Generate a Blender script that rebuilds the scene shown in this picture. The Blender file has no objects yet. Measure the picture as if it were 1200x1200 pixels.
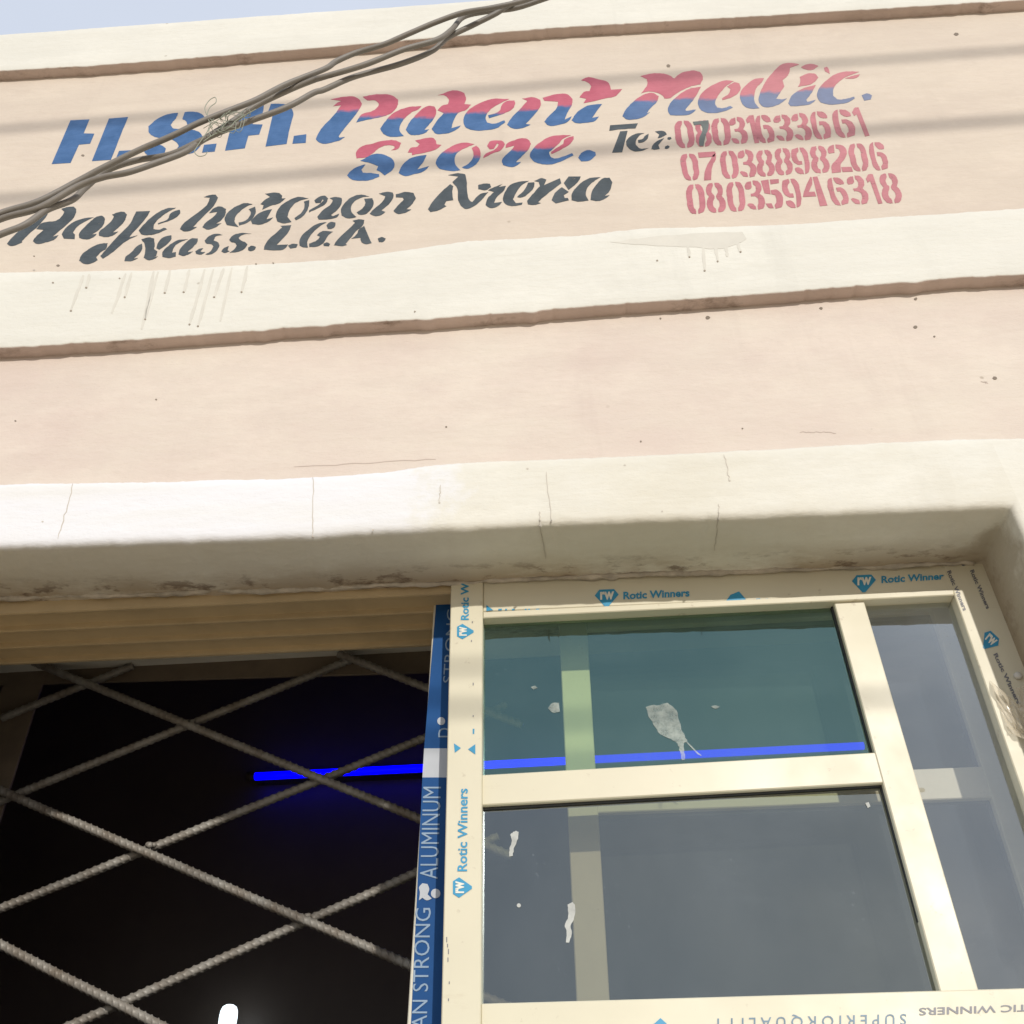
import bpy, bmesh, math, random
from mathutils import Vector, Matrix, noise
random.seed(7)
S = bpy.context.scene
COL = S.collection

# ------------------------------------------------------------------ camera
FPX = 1150.0
PITCH, ROLL, YAW = math.radians(39.40), math.radians(-1.276), math.radians(-3.171)
CAM = Vector((0.0, -1.3, 1.55))
_f0 = Vector((math.sin(YAW), math.cos(YAW), 0)); _r0 = Vector((math.cos(YAW), -math.sin(YAW), 0)); _u0 = Vector((0, 0, 1))
FW = _f0*math.cos(PITCH) + _u0*math.sin(PITCH)
_u = _u0*math.cos(PITCH) - _f0*math.sin(PITCH)
RT = _r0*math.cos(ROLL) + _u*math.sin(ROLL)
UP = _u*math.cos(ROLL) - _r0*math.sin(ROLL)
cd = bpy.data.cameras.new("camera"); cam = bpy.data.objects.new("camera", cd); COL.objects.link(cam)
cd.sensor_width = 36.0; cd.lens = 36.0*FPX/1200.0; cd.clip_start = 0.02; cd.clip_end = 3000
M = Matrix((RT, UP, -FW)).transposed().to_4x4(); M.translation = CAM
cam.matrix_world = M
S.camera = cam

def at(u, v, y):
    """the point of the plane Y = y seen at photograph position (u, v)"""
    d = FW + RT*((u-600)/FPX) - UP*((v-600)/FPX)
    return CAM + d*((y-CAM.y)/d.y)

# ------------------------------------------------------------------ sky and sun
TAN_EL, SUN_AZ = 0.361, math.radians(19.2)     # slope towards the wall normal, azimuth to the right
w = bpy.data.worlds.new("World"); S.world = w; w.use_nodes = True
nt = w.node_tree; nt.nodes.clear()
sun_dir = Vector((math.tan(SUN_AZ), -1.0, TAN_EL)).normalized()    # towards the sun
el = math.asin(sun_dir.z)
out = nt.nodes.new("ShaderNodeOutputWorld"); bg = nt.nodes.new("ShaderNodeBackground")
sky = nt.nodes.new("ShaderNodeTexSky"); sky.sky_type = 'NISHITA'; sky.sun_disc = False
sky.sun_elevation = el; sky.sun_rotation = math.atan2(sun_dir.x, sun_dir.y)
sky.air_density = 1.0; sky.dust_density = 3.5; sky.ozone_density = 1.0
# thin pale cloud veil
tc = nt.nodes.new("ShaderNodeTexCoord"); nz = nt.nodes.new("ShaderNodeTexNoise"); nz.inputs['Scale'].default_value = 2.2; nz.inputs['Detail'].default_value = 7
rmp = nt.nodes.new("ShaderNodeMapRange"); rmp.inputs['From Min'].default_value = .3; rmp.inputs['From Max'].default_value = .75
rmp.inputs['To Min'].default_value = .90; rmp.inputs['To Max'].default_value = 1.0
mx = nt.nodes.new("ShaderNodeMix"); mx.data_type = 'RGBA'; mx.inputs[7].default_value = (5.3, 5.8, 6.8, 1)
nt.links.new(tc.outputs['Generated'], nz.inputs['Vector']); nt.links.new(nz.outputs['Fac'], rmp.inputs['Value'])
nt.links.new(rmp.outputs['Result'], mx.inputs[0]); nt.links.new(sky.outputs[0], mx.inputs[6])
nt.links.new(mx.outputs[2], bg.inputs['Color']); bg.inputs['Strength'].default_value = 0.10
nt.links.new(bg.outputs[0], out.inputs['Surface'])
sl = bpy.data.lights.new("sun", 'SUN'); sl.energy = 2.3; sl.angle = math.radians(1.0); sl.color = (1.0, .955, .88)
so = bpy.data.objects.new("sun", sl); COL.objects.link(so)
so.rotation_euler = sun_dir.to_track_quat('Z', 'Y').to_euler(); so.location = sun_dir*30
S.view_settings.view_transform = 'Standard'; S.view_settings.look = 'None'
S.view_settings.exposure = 0.36; S.view_settings.gamma = 1.0

# ------------------------------------------------------------------ object helpers
def link_mesh(name, bm, mat, parent=None, smooth=True):
    me = bpy.data.meshes.new(name)
    bmesh.ops.recalc_face_normals(bm, faces=bm.faces)
    bm.to_mesh(me); bm.free()
    if smooth:
        for p in me.polygons: p.use_smooth = True
    o = bpy.data.objects.new(name, me); COL.objects.link(o)
    if mat: me.materials.append(mat)
    if parent:
        o.parent = parent
        loc = Vector((0, 0, 0)); q = parent
        while q: loc += q.location; q = q.parent
        o.location = -loc
        # children of offset empties keep world coordinates
    return o
def thing(name, label, cat, loc=(0, 0, 0), group=None):
    o = bpy.data.objects.new(name, None); COL.objects.link(o); o.location = loc
    o['label'] = label; o['category'] = cat
    if group: o['group'] = group
    return o
def tag(o, label, cat, group=None):
    o['label'] = label; o['category'] = cat
    if group: o['group'] = group
    return o
def add_box(bm, a, b):
    vs = [bm.verts.new((x, y, z)) for x in (a[0], b[0]) for y in (a[1], b[1]) for z in (a[2], b[2])]
    for f in ((0,1,3,2),(4,6,7,5),(0,4,5,1),(2,3,7,6),(0,2,6,4),(1,5,7,3)): bm.faces.new([vs[i] for i in f])
    return vs
def add_quad_bar(bm, px, y, depth, bev=.0016):
    """a bar whose front face has the four photograph corners px on plane y"""
    P = [at(u, v, y) for u, v in px]
    fr = []
    c = sum(P, Vector())/4
    n = len(P)
    inner = []
    for i in range(n):
        a, b, d = P[i-1], P[i], P[(i+1) % n]
        e1 = (a-b).normalized(); e2 = (d-b).normalized()
        inner.append(b + (e1+e2)*bev)
    f0 = [bm.verts.new(p) for p in inner]
    f1 = [bm.verts.new(p + Vector((0, bev, 0))) for p in P]
    f2 = [bm.verts.new(p + Vector((0, depth, 0))) for p in P]
    bm.faces.new(f0); bm.faces.new(f2[::-1])
    for A, B in ((f0, f1), (f1, f2)):
        for i in range(n):
            j = (i+1) % n
            bm.faces.new((A[i], A[j], B[j], B[i]))
def add_tube(bm, pts, rad, seg=10, cap=True):
    rings = []
    n = len(pts)
    prev = None
    for i, p in enumerate(pts):
        t = (pts[min(i+1, n-1)] - pts[max(i-1, 0)]).normalized()
        if prev is None:
            a = t.orthogonal().normalized()
        else:
            a = (prev - t*prev.dot(t)).normalized()
        prev = a
        b = t.cross(a)
        ring = []
        for k in range(seg):
            th = 2*math.pi*k/seg
            r = rad(i, th) if callable(rad) else rad
            ring.append(bm.verts.new(p + (a*math.cos(th) + b*math.sin(th))*r))
        rings.append(ring)
    for A, B in zip(rings, rings[1:]):
        for k in range(seg):
            bm.faces.new((A[k], A[(k+1) % seg], B[(k+1) % seg], B[k]))
    if cap:
        bm.faces.new(rings[0][::-1]); bm.faces.new(rings[-1])
def spline(pts, n=8):
    """open Catmull-Rom through Vectors"""
    res = []
    for i in range(len(pts)-1):
        p0 = pts[max(i-1, 0)]; p1 = pts[i]; p2 = pts[i+1]; p3 = pts[min(i+2, len(pts)-1)]
        for k in range(n):
            t = k/n
            res.append(0.5*((2*p1) + (p2-p0)*t + (2*p0-5*p1+4*p2-p3)*t*t + (3*p1-p0-3*p2+p3)*t**3))
    res.append(pts[-1].copy())
    return res
def smooth_poly(pts, n=4, corner=52):
    """closed outline: sharp at strong turns, rounded elsewhere"""
    N = len(pts); T = []
    for i in range(N):
        a, b, c = Vector(pts[i-1]), Vector(pts[i]), Vector(pts[(i+1) % N])
        d1, d2 = b-a, c-b
        if d1.length < 1e-6 or d2.length < 1e-6 or math.degrees(d1.angle(d2)) > corner:
            T.append(None)
        else:
            t = (d1.normalized()*d2.length + d2.normalized()*d1.length)/(d1.length+d2.length)
            T.append(t.normalized())
    res = []
    for i in range(N):
        a, b = Vector(pts[i]), Vector(pts[(i+1) % N]); L = (b-a).length
        ta, tb = T[i], T[(i+1) % N]
        if ta is None and tb is None:
            res.append(a); continue
        m0 = (ta*L if ta is not None else (b-a)); m1 = (tb*L if tb is not None else (b-a))
        for k in range(n):
            t = k/n
            h = (2*t**3-3*t*t+1, t**3-2*t*t+t, -2*t**3+3*t*t, t**3-t*t)
            res.append(a*h[0] + m0*h[1] + b*h[2] + m1*h[3])
    return res
def add_film(bm, px, y, thick=.0012, lay=None, d0=None, round_=True, rough=0.0):
    """a film of paint, print or dirt with the photograph outline px, lying on the plane y (its face at y)"""
    pts = smooth_poly(px) if round_ else [Vector(p) for p in px]
    if rough:
        pts = [p + Vector((random.uniform(-rough, rough), random.uniform(-rough, rough))) for p in pts]
    ar = sum(pts[i-1].x*pts[i].y - pts[i].x*pts[i-1].y for i in range(len(pts)))
    if ar < 0: pts = pts[::-1]
    F = []; B = []
    for p in pts:
        P = at(p.x, p.y, y)
        a = bm.verts.new(P); b = bm.verts.new(P + Vector((0, thick, 0)))
        if lay is not None:
            a[lay] = b[lay] = (d0 - p.y) if d0 is not None else 0.0
        F.append(a); B.append(b)
    try:
        bm.faces.new(F)
    except ValueError:
        return
    for i in range(len(F)):
        j = (i+1) % len(F)
        bm.faces.new((F[j], F[i], B[i], B[j]))

# ------------------------------------------------------------------ material helpers
class NT:
    def __init__(s, name):
        s.m = bpy.data.materials.new(name); s.m.use_nodes = True
        s.t = s.m.node_tree; s.b = s.t.nodes["Principled BSDF"]; s.out = s.t.nodes["Material Output"]
    def n(s, typ, **kw):
        x = s.t.nodes.new(typ)
        for k, v in kw.items():
            if k in ('data_type', 'blend_type', 'operation', 'feature', 'interpolation_type', 'attribute_name', 'attribute_type', 'wave_type', 'noise_type'): setattr(x, k, v)
            else: x.inputs[k.replace('_', ' ')].default_value = v
        return x
    def l(s, a, b): s.t.links.new(a, b)
    def pos(s, scale=(1, 1, 1), loc=(0, 0, 0)):
        g = s.t.nodes.new("ShaderNodeNewGeometry"); mp = s.t.nodes.new("ShaderNodeMapping")
        mp.inputs['Scale'].default_value = scale; mp.inputs['Location'].default_value = loc
        s.l(g.outputs['Position'], mp.inputs['Vector']); return mp.outputs[0]
    def noise(s, sc, det=5, rough=.55, scale=(1, 1, 1), loc=(0, 0, 0)):
        x = s.n("ShaderNodeTexNoise", Scale=sc, Detail=det, Roughness=rough); s.l(s.pos(scale, loc), x.inputs['Vector']); return x.outputs['Fac']
    def rng(s, v, a, b, c=0., d=1.):
        x = s.n("ShaderNodeMapRange"); x.inputs['From Min'].default_value = a; x.inputs['From Max'].default_value = b
        x.inputs['To Min'].default_value = c; x.inputs['To Max'].default_value = d
        s.l(v, x.inputs['Value']); return x.outputs['Result']
    def math(s, op, a, b=None):
        x = s.n("ShaderNodeMath", operation=op)
        for i, v in enumerate((a, b)):
            if v is None: continue
            if isinstance(v, (int, float)): x.inputs[i].default_value = v
            else: s.l(v, x.inputs[i])
        return x.outputs[0]
    def mix(s, f, a, b, mode='MIX'):
        x = s.n("ShaderNodeMix", data_type='RGBA', blend_type=mode)
        for i, v in ((0, f), (6, a), (7, b)):
            if isinstance(v, (int, float)): x.inputs[i].default_value = v
            elif isinstance(v, tuple): x.inputs[i].default_value = v if len(v) == 4 else (*v, 1)
            else: s.l(v, x.inputs[i])
        return x.outputs[2]
    def bump(s, h, strength, dist):
        x = s.n("ShaderNodeBump", Strength=strength, Distance=dist); s.l(h, x.inputs['Height'])
        s.l(x.outputs[0], s.b.inputs['Normal']); return x
    def axis(s, i):
        g = s.t.nodes.new("ShaderNodeNewGeometry"); q = s.t.nodes.new("ShaderNodeSeparateXYZ")
        s.l(g.outputs['Position'], q.inputs[0]); return q.outputs[i]

def plaster(name, base, second, dirt=(.25, .19, .13), white_patch=False, soffit_dirt=False, spots=.5, grime=0.):
    k = NT(name)
    big = k.rng(k.noise(2.2, 8, .68, (1, 1, 1.5)), .36, .64)
    c = k.mix(big, base, second)
    strk = k.rng(k.noise(7, 6, .65, (.4, 1, 2.4)), .42, .72)
    c = k.mix(k.math('MULTIPLY', strk, .22), c, tuple(x*.86 for x in second))
    tro = k.rng(k.noise(3.4, 9, .72, (.7, 1, 1.3), (7, 0, 3)), .50, .62)
    c = k.mix(k.math('MULTIPLY', tro, .30), c, tuple(min(.82, x*1.12+.01) for x in base))
    rain = k.math('MULTIPLY', k.rng(k.noise(13, 5, .65, (1, 1, .10), (0, 0, 8)), .54, .72), k.rng(k.noise(1.7, 3, .5, (1, 1, 1), (9, 0, 0)), .45, .6))
    c = k.mix(k.math('MULTIPLY', rain, .26), c, tuple(x*.78 for x in second))
    fine = k.rng(k.noise(60, 4, .6), .3, .7)
    c = k.mix(k.math('MULTIPLY', fine, .12), c, tuple(x*.8 for x in base))
    if white_patch:
        x = k.axis(0)
        e = k.math('ADD', x, k.math('MULTIPLY', k.math('SUBTRACT', k.noise(7, 5, .7), .5), .42))
        f = k.math('MULTIPLY', k.rng(e, -.16, -.24), k.rng(k.axis(1), .016, .004))
        f2 = k.rng(k.noise(5, 4, .6, (.3, 1, 2.5), (3, 0, 1)), .35, .55)
        c = k.mix(k.math('MULTIPLY', f, k.math('ADD', k.math('MULTIPLY', f2, .4), .6)), c, (.70, .695, .705))
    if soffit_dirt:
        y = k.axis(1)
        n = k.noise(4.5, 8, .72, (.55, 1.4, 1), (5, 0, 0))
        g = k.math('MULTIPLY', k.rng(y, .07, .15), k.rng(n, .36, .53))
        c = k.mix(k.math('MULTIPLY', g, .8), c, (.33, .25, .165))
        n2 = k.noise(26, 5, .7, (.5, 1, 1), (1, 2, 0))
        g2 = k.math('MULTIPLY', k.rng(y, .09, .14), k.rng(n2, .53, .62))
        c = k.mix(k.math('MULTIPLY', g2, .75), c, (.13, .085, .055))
    if soffit_dirt:
        xx = k.axis(0); yy = k.axis(1)
        e = k.math('ADD', k.math('ADD', xx, k.math('MULTIPLY', yy, .55)), k.math('MULTIPLY', k.math('SUBTRACT', k.noise(16, 6, .7), .5), .12))
        g3 = k.math('MULTIPLY', k.rng(e, .755, .785), k.rng(yy, .006, .02))
        c = k.mix(k.math('MULTIPLY', g3, .75), c, (.37, .315, .235))
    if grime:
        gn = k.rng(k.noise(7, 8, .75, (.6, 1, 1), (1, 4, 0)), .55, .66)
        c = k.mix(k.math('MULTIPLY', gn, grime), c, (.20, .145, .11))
    # sparse flecks of grit
    vo = k.n("ShaderNodeTexVoronoi", Scale=11.0); k.l(k.pos(), vo.inputs['Vector'])
    sp = k.math('MULTIPLY', k.rng(vo.outputs['Distance'], .055, .03), k.rng(k.noise(3.1, 2), .55, .6))
    c = k.mix(k.math('MULTIPLY', sp, spots), c, dirt)
    k.l(c, k.b.inputs['Base Color']); k.b.inputs['Roughness'].default_value = .75
    k.b.inputs['Specular IOR Level'].default_value = .3
    h = k.math('ADD', k.math('MULTIPLY', k.noise(14, 6, .6, (.5, 1, 1.5)), 1.2), k.math('ADD', k.math('MULTIPLY', k.noise(60, 5, .6, (.6, 1, 1.4)), .3), k.math('MULTIPLY', k.noise(240, 3), .08)))
    k.bump(h, .26, .012)
    return k.m
def simple(name, col, rough=.5, metal=0., var=.12, scale=12., bump=0., col2=None, spec=.5):
    k = NT(name)
    n = k.rng(k.noise(scale, 5, .6), .3, .7)
    k.l(k.mix(n, col, col2 or tuple(x*(1-var) for x in col)), k.b.inputs['Base Color'])
    k.b.inputs['Roughness'].default_value = rough; k.b.inputs['Metallic'].default_value = metal
    k.b.inputs['Specular IOR Level'].default_value = spec
    if bump: k.bump(k.noise(scale*6, 4), bump, .002)
    return k.m
def paint(name, col, col2=None, wear=.0, wear_scale=60., tone=None):
    """sign paint; with col2 the colour changes at the height stored in the attribute 'split'"""
    k = NT(name)
    c = k.mix(k.rng(k.noise(22, 5, .65, (1, 1, 1)), .35, .7), col, tuple(min(1, x*1.25+.02) for x in col))
    if col2:
        a = k.n("ShaderNodeAttribute", attribute_name='split')
        f = k.math('ADD', a.outputs['Fac'], k.math('MULTIPLY', k.math('SUBTRACT', k.noise(35, 5, .7), .5), 9.0))
        c2 = k.mix(k.rng(k.noise(18, 5, .65, (1, 1, 1), (4, 0, 2)), .35, .7), col2, tuple(min(1, x*1.18+.02) for x in col2))
        c = k.mix(k.rng(f, -1.6, 1.9), c, c2)
    if tone:   # paint gets thinner towards the right
        c = k.mix(k.math('MULTIPLY', k.rng(k.axis(0), tone[0], tone[1]), tone[2]), c, (.60, .47, .39))
    k.l(c, k.b.inputs['Base Color']); k.b.inputs['Roughness'].default_value = .6
    k.b.inputs['Specular IOR Level'].default_value = .3
    k.bump(k.math('ADD', k.noise(14, 6, .6, (.5, 1, 1.5)), k.math('MULTIPLY', k.noise(70, 5, .6, (.45, 1, 1.8)), .35)), .25, .012)
    if wear:
        tr = k.n("ShaderNodeBsdfTransparent"); ms = k.n("ShaderNodeMixShader")
        f = k.rng(k.noise(wear_scale, 6, .75), .5+.22*(1-wear), .62+.22*(1-wear))
        k.l(k.math('MULTIPLY', f, .75), ms.inputs[0]); k.l(k.b.outputs[0], ms.inputs[1]); k.l(tr.outputs[0], ms.inputs[2])
        k.l(ms.outputs[0], k.out.inputs['Surface'])
    return k.m
def glass(name, tint, refl, dust=(.35, .36, .36), dustf=.05, rough=.0, tone=(.93, .96, 1.0), fres=1.6):
    k = NT(name); k.t.nodes.remove(k.b)
    tr = k.n("ShaderNodeBsdfTransparent"); tr.inputs[0].default_value = (*tint, 1)
    gl = k.n("ShaderNodeBsdfGlossy"); gl.inputs['Roughness'].default_value = rough
    gl.inputs[0].default_value = (*tone, 1)
    lw = k.n("ShaderNodeFresnel"); lw.inputs[0].default_value = 1.5
    fac = k.math('ADD', k.math('MULTIPLY', lw.outputs[0], fres), refl)
    m1 = k.n("ShaderNodeMixShader"); k.l(fac, m1.inputs[0]); k.l(tr.outputs[0], m1.inputs[1]); k.l(gl.outputs[0], m1.inputs[2])
    df = k.n("ShaderNodeBsdfDiffuse"); df.inputs[0].default_value = (*dust, 1)
    n = k.math('ADD', k.math('MULTIPLY', k.rng(k.noise(7, 7, .7, (1, 1, .5)), .3, .75), dustf*1.6), dustf*.35)
    vo = k.n("ShaderNodeTexVoronoi", Scale=95.0); k.l(k.pos(), vo.inputs['Vector'])
    sp = k.math('MULTIPLY', k.rng(vo.outputs['Distance'], .20, .09), k.rng(k.noise(11, 3), .54, .66))
    n = k.math('ADD', n, k.math('MULTIPLY', sp, .16))
    wipe = k.rng(k.noise(5.5, 8, .72, (.5, 1, 1.6), (3, 1, 0)), .52, .70)
    n = k.math('ADD', n, k.math('MULTIPLY', wipe, dustf*1.1))
    m2 = k.n("ShaderNodeMixShader"); k.l(n, m2.inputs[0]); k.l(m1.outputs[0], m2.inputs[1]); k.l(df.outputs[0], m2.inputs[2])
    k.l(m2.outputs[0], k.out.inputs['Surface'])
    return k.m
def emit(name, col, strength):
    k = NT(name); k.b.inputs['Base Color'].default_value = (*[min(1, c) for c in col], 1)
    k.b.inputs['Emission Color'].default_value = (*col, 1); k.b.inputs['Emission Strength'].default_value = strength
    return k.m

CREAM, CREAM2 = (.68, .66, .59), (.64, .62, .55)
PINK, PINK2 = (.635, .56, .475), (.59, .49, .425)
M_cream = plaster("cream_plaster", CREAM, CREAM2, spots=.45)
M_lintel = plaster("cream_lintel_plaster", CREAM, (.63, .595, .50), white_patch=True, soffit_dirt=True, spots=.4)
M_pink = plaster("pink_plaster", PINK, PINK2, spots=.5)
M_sign = plaster("beige_pink_plaster", (.61, .528, .435), (.56, .475, .395), spots=.4)
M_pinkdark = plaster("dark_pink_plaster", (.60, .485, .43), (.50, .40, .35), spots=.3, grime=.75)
k_ = NT("beige_powder_coat"); M_alu = k_.m
_c = k_.mix(k_.rng(k_.noise(6, 5, .6), .3, .7), (.62, .575, .43), (.585, .54, .405))
_c = k_.mix(k_.math('MULTIPLY', k_.rng(k_.noise(5, 8, .75, (.35, 1, 1.6), (2, 0, 5)), .60, .74), .45), _c, (.36, .27, .17))
_c = k_.mix(k_.math('MULTIPLY', k_.rng(k_.noise(46, 5, .7), .64, .70), .35), _c, (.30, .23, .15))
k_.l(_c, k_.b.inputs['Base Color']); k_.l(k_.rng(k_.noise(9, 5), .3, .7, .34, .5), k_.b.inputs['Roughness'])
M_aluB = simple("beige_powder_coat_dusty", (.62, .58, .47), .5, 0, .10, 9, 0)
M_track = simple("shaded_track_coat", (.56, .43, .25), .45, 0, .25, 7, .05)  # browner than the frame coat: shade of the channels put into the colour
M_gasket = simple("black_gasket", (.03, .03, .03), .6)
M_filmblue = simple("blue_protective_film", (.008, .072, .235), .55, 0, .2, 8, .05, spec=.2)
M_filmgrey = simple("silver_film", (.45, .47, .50), .35, 0, .1, 12)
M_filmtext = simple("silver_print", (.27, .36, .47), .5, 0, .2, 40, spec=.2)
M_stickblue = simple("blue_print", (.025, .27, .47), .4, 0, .15, 30)
M_stickdark = simple("grey_print", (.17, .17, .19), .45, 0, .2, 30)
M_stickgrey = simple("blue_grey_print", (.13, .22, .30), .45, 0, .3, 40)
M_white = simple("white_print", (.72, .70, .60), .4, 0, .05, 20)
M_steel = simple("weathered_steel", (.32, .305, .275), .55, .2, .35, 22, .3, col2=(.16, .13, .10))
M_flat = simple("painted_flat_steel", (.20, .155, .11), .6, .1, .3, 14, .2)
M_cable = simple("cable_sheath", (.20, .178, .152), .55, 0, .18, 30, .1)
M_string = simple("pale_string", (.30, .32, .25), .8)
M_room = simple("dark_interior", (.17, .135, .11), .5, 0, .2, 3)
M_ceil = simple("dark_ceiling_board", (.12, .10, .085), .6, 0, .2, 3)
M_ground = simple("sandy_ground", (.50, .41, .29), .95, 0, .25, .8, .4)
M_crack = simple("crack_line", (.53, .48, .41), .9)  # darker plaster tone for hairline cracks and the lintel beads
M_scratch = simple("scratched_pink", (.515, .425, .365), .9)
M_bead = simple("brown_bead", (.30, .25, .19), .8)
M_fleck = simple("dark_fleck", (.22, .18, .14), .9)
M_drip = simple("dried_drip", (.62, .59, .515), .7, 0, .1, 20)
_k = NT("dried_white_dropping"); M_drop = _k.m; _k.b.inputs['Base Color'].default_value = (.50, .55, .50, 1); _k.b.inputs['Roughness'].default_value = .8
_k.l(_k.rng(_k.noise(60, 6, .7), .3, .65, .22, .72), _k.b.inputs['Alpha'])
M_smear = simple("white_smear", (.50, .51, .48), .8, 0, .3, 70)
M_putty = simple("grey_putty", (.56, .50, .41), .9, 0, .45, 30, .5)
M_darkstain = simple("mortar_stain", (.30, .25, .18), .95, 0, .3, 25, .4)
M_cap = simple("white_screw_cap", (.62, .60, .54), .4)
G_up = glass("green_tinted_glass", (.82, .92, .68), .12, (.26, .38, .37), .03, tone=(.44, .80, .78))
G_low = glass("grey_tinted_glass", (.60, .585, .49), .09, (.32, .36, .39), .04, tone=(.82, .95, .98))
G_side = glass("pale_side_glass", (.92, .92, .88), .125, (.36, .38, .40), .06, tone=(.85, .95, 1.0))
G_back = glass("grey_back_glass", (.45, .46, .46), .0, (.34, .38, .40), .012, tone=(.85, .95, 1.0), fres=.8)

# ------------------------------------------------------------------ ground
bm = bmesh.new(); s = 900
bm.faces.new([bm.verts.new(p) for p in ((-s, -s, 0), (s, -s, 0), (s, s, 0), (-s, s, 0))])
g = link_mesh("ground", bm, M_ground); g['kind'] = 'structure'

# ------------------------------------------------------------------ building facade
Y_PINK = .030
shop = thing("shop_building", "cream and pink plastered shop front with stencilled lettering and a window", "building", (0, .25, 0))

def zfun(px, y):
    P = sorted([(q.x, q.z) for q in (at(u, v, y) for u, v in px)])
    def f(x):
        if x <= P[0][0]: a, b = P[0], P[1]; lim = True
        elif x >= P[-1][0]: a, b = P[-2], P[-1]
        else:
            for i in range(len(P)-1):
                if P[i][0] <= x <= P[i+1][0]: a, b = P[i], P[i+1]; break
        return a[1] + (b[1]-a[1])*(x-a[0])/(b[0]-a[0])
    return f
def wob(x, seed, amp):
    return amp*(noise.noise(Vector((x*3.1, seed, 0))) + .5*noise.noise(Vector((x*11, seed, 4))) + .28*noise.noise(Vector((x*37, seed, 9))) + .2*noise.noise(Vector((x*90, seed, 2))))
X0, X1 = -4.5, 4.5
def xs(step=.006):
    r = []; x = X0
    while x < X1:
        r.append(x); x += (step if -1.8 < x < 1.3 else .12)
    r.append(X1); return r
def band(name, mat, ztop, zbot, yf, yb, r=.009, amp=.0022, seed=1., nz=8, jumps=None, under=None, chip=.010):
    """a moulded plaster band swept along x: face at yf, top ledge and underside back to yb"""
    bm = bmesh.new(); rows = None; cols = []
    X = xs()
    if jumps:
        for xj, sgn in jumps:
            X = [x for x in X if not (-.004 < (x-xj)*sgn < r*1.25)] + [xj-.00005, xj+.00005]
        X = sorted(X)
    for x in X:
        zt = ztop(x) + wob(x, seed, amp*1.7) + .0012*noise.noise(Vector((x*170, seed, 3))); zb = zbot(x) + wob(x, seed+7.7, amp) - chip*max(0, noise.noise(Vector((x*23, seed, 6)))-.12) + chip*.5*max(0, noise.noise(Vector((x*60, seed, 1)))-.1)
        rr = min(r, (zt-zb)/4)
        prof = [(yb, zt), (yf+rr, zt), (yf+rr*.3, zt-rr*.3), (yf, zt-rr)]
        for k in range(1, nz):
            prof.append((yf, zt-rr + (zb+rr - (zt-rr))*k/nz))
        prof += [(yf, zb+rr), (yf+rr*.12, zb+rr*.55), (yf+rr*.3, zb+rr*.3), (yf+rr*.6, zb+rr*.08), (yf+rr, zb)]
        m = 6
        for k in range(1, m+1): prof.append((yf+rr + (yb-yf-rr)*k/m, zb + wob(x*1.3+k*.05, seed+3, amp*.5)))
        col = []
        for i, (y, z) in enumerate(prof):
            xx = x
            if jumps:
                for xj, sgn in jumps:
                    if abs(x-xj) < .0001:
                        back = max(0., 1-(y-yf)/rr)          # rounded vertical arris
                        xx = x + sgn*rr*(1-math.sqrt(max(0, 1-back*back)))
            yy = y + (.0012*noise.noise(Vector((x*2.3, z*3.1, seed))) if False else 0)
            col.append(bm.verts.new((xx, yy, z)))
        cols.append(col)
    for A, B in zip(cols, cols[1:]):
        for i in range(len(A)-1): bm.faces.new((A[i], A[i+1], B[i+1], B[i]))
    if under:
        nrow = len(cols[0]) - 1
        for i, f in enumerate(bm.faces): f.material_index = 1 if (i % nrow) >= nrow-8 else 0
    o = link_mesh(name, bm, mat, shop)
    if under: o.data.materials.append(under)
    return o

z_cop_top = zfun([(0, 40.5), (130, 31), (400, 11.5), (600, -2)], 0)
z_cop_bot = zfun([(0, 83), (133, 75), (233, 67), (400, 53.5), (508, 44), (660, 31.5), (900, 18), (1190, 0)], 0)
z_c2_top = zfun([(0, 319), (200, 315), (400, 303), (550, 281.5), (680, 275), (750, 267), (940, 261), (1200, 243)], 0)
z_c2_bot = zfun([(0, 407), (165, 398), (300, 387), (600, 366), (850, 347.5), (1130, 325), (1200, 322)], 0)
z_li_top = zfun([(0, 564), (165, 562), (345, 557), (450, 550), (525, 541), (600, 536.5), (750, 530), (900, 522), (1100, 512.5), (1200, 511)], 0)
_zl = zfun([(0, 640), (300, 630), (600, 616), (850, 606), (1025, 599), (1185, 593)], 0)
XR = at(1186, 594, 0).x                      # right side of the window opening
XL = -1.19
Y_IN = .72                                    # inner face of the wall
def z_li_bot(x):
    return _zl(x) if XL <= x <= XR else .0
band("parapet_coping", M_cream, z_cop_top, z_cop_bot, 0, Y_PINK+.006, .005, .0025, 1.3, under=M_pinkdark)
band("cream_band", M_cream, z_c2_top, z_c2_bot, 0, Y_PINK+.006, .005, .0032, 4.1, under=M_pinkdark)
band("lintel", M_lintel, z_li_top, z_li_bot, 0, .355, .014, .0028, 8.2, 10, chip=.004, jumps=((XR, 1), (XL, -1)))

def flat_wall(name, mat, zt, zb, y, parent=shop):
    bm = bmesh.new(); prev = None
    for x in xs(.04):
        col = [bm.verts.new((x, y, zb(x) + (zt(x)-zb(x))*k/10)) for k in range(11)]
        if prev:
            for k in range(10): bm.faces.new((prev[k], prev[k+1], col[k+1], col[k]))
        prev = col
    return link_mesh(name, bm, mat, parent)
sign = flat_wall("sign_band", M_sign, lambda x: z_cop_bot(x)+.02, lambda x: z_c2_top(x)-.03, Y_PINK)
pink2 = flat_wall("pink_band", M_pink, lambda x: z_c2_bot(x)+.02, lambda x: z_li_top(x)-.03, Y_PINK)

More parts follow.
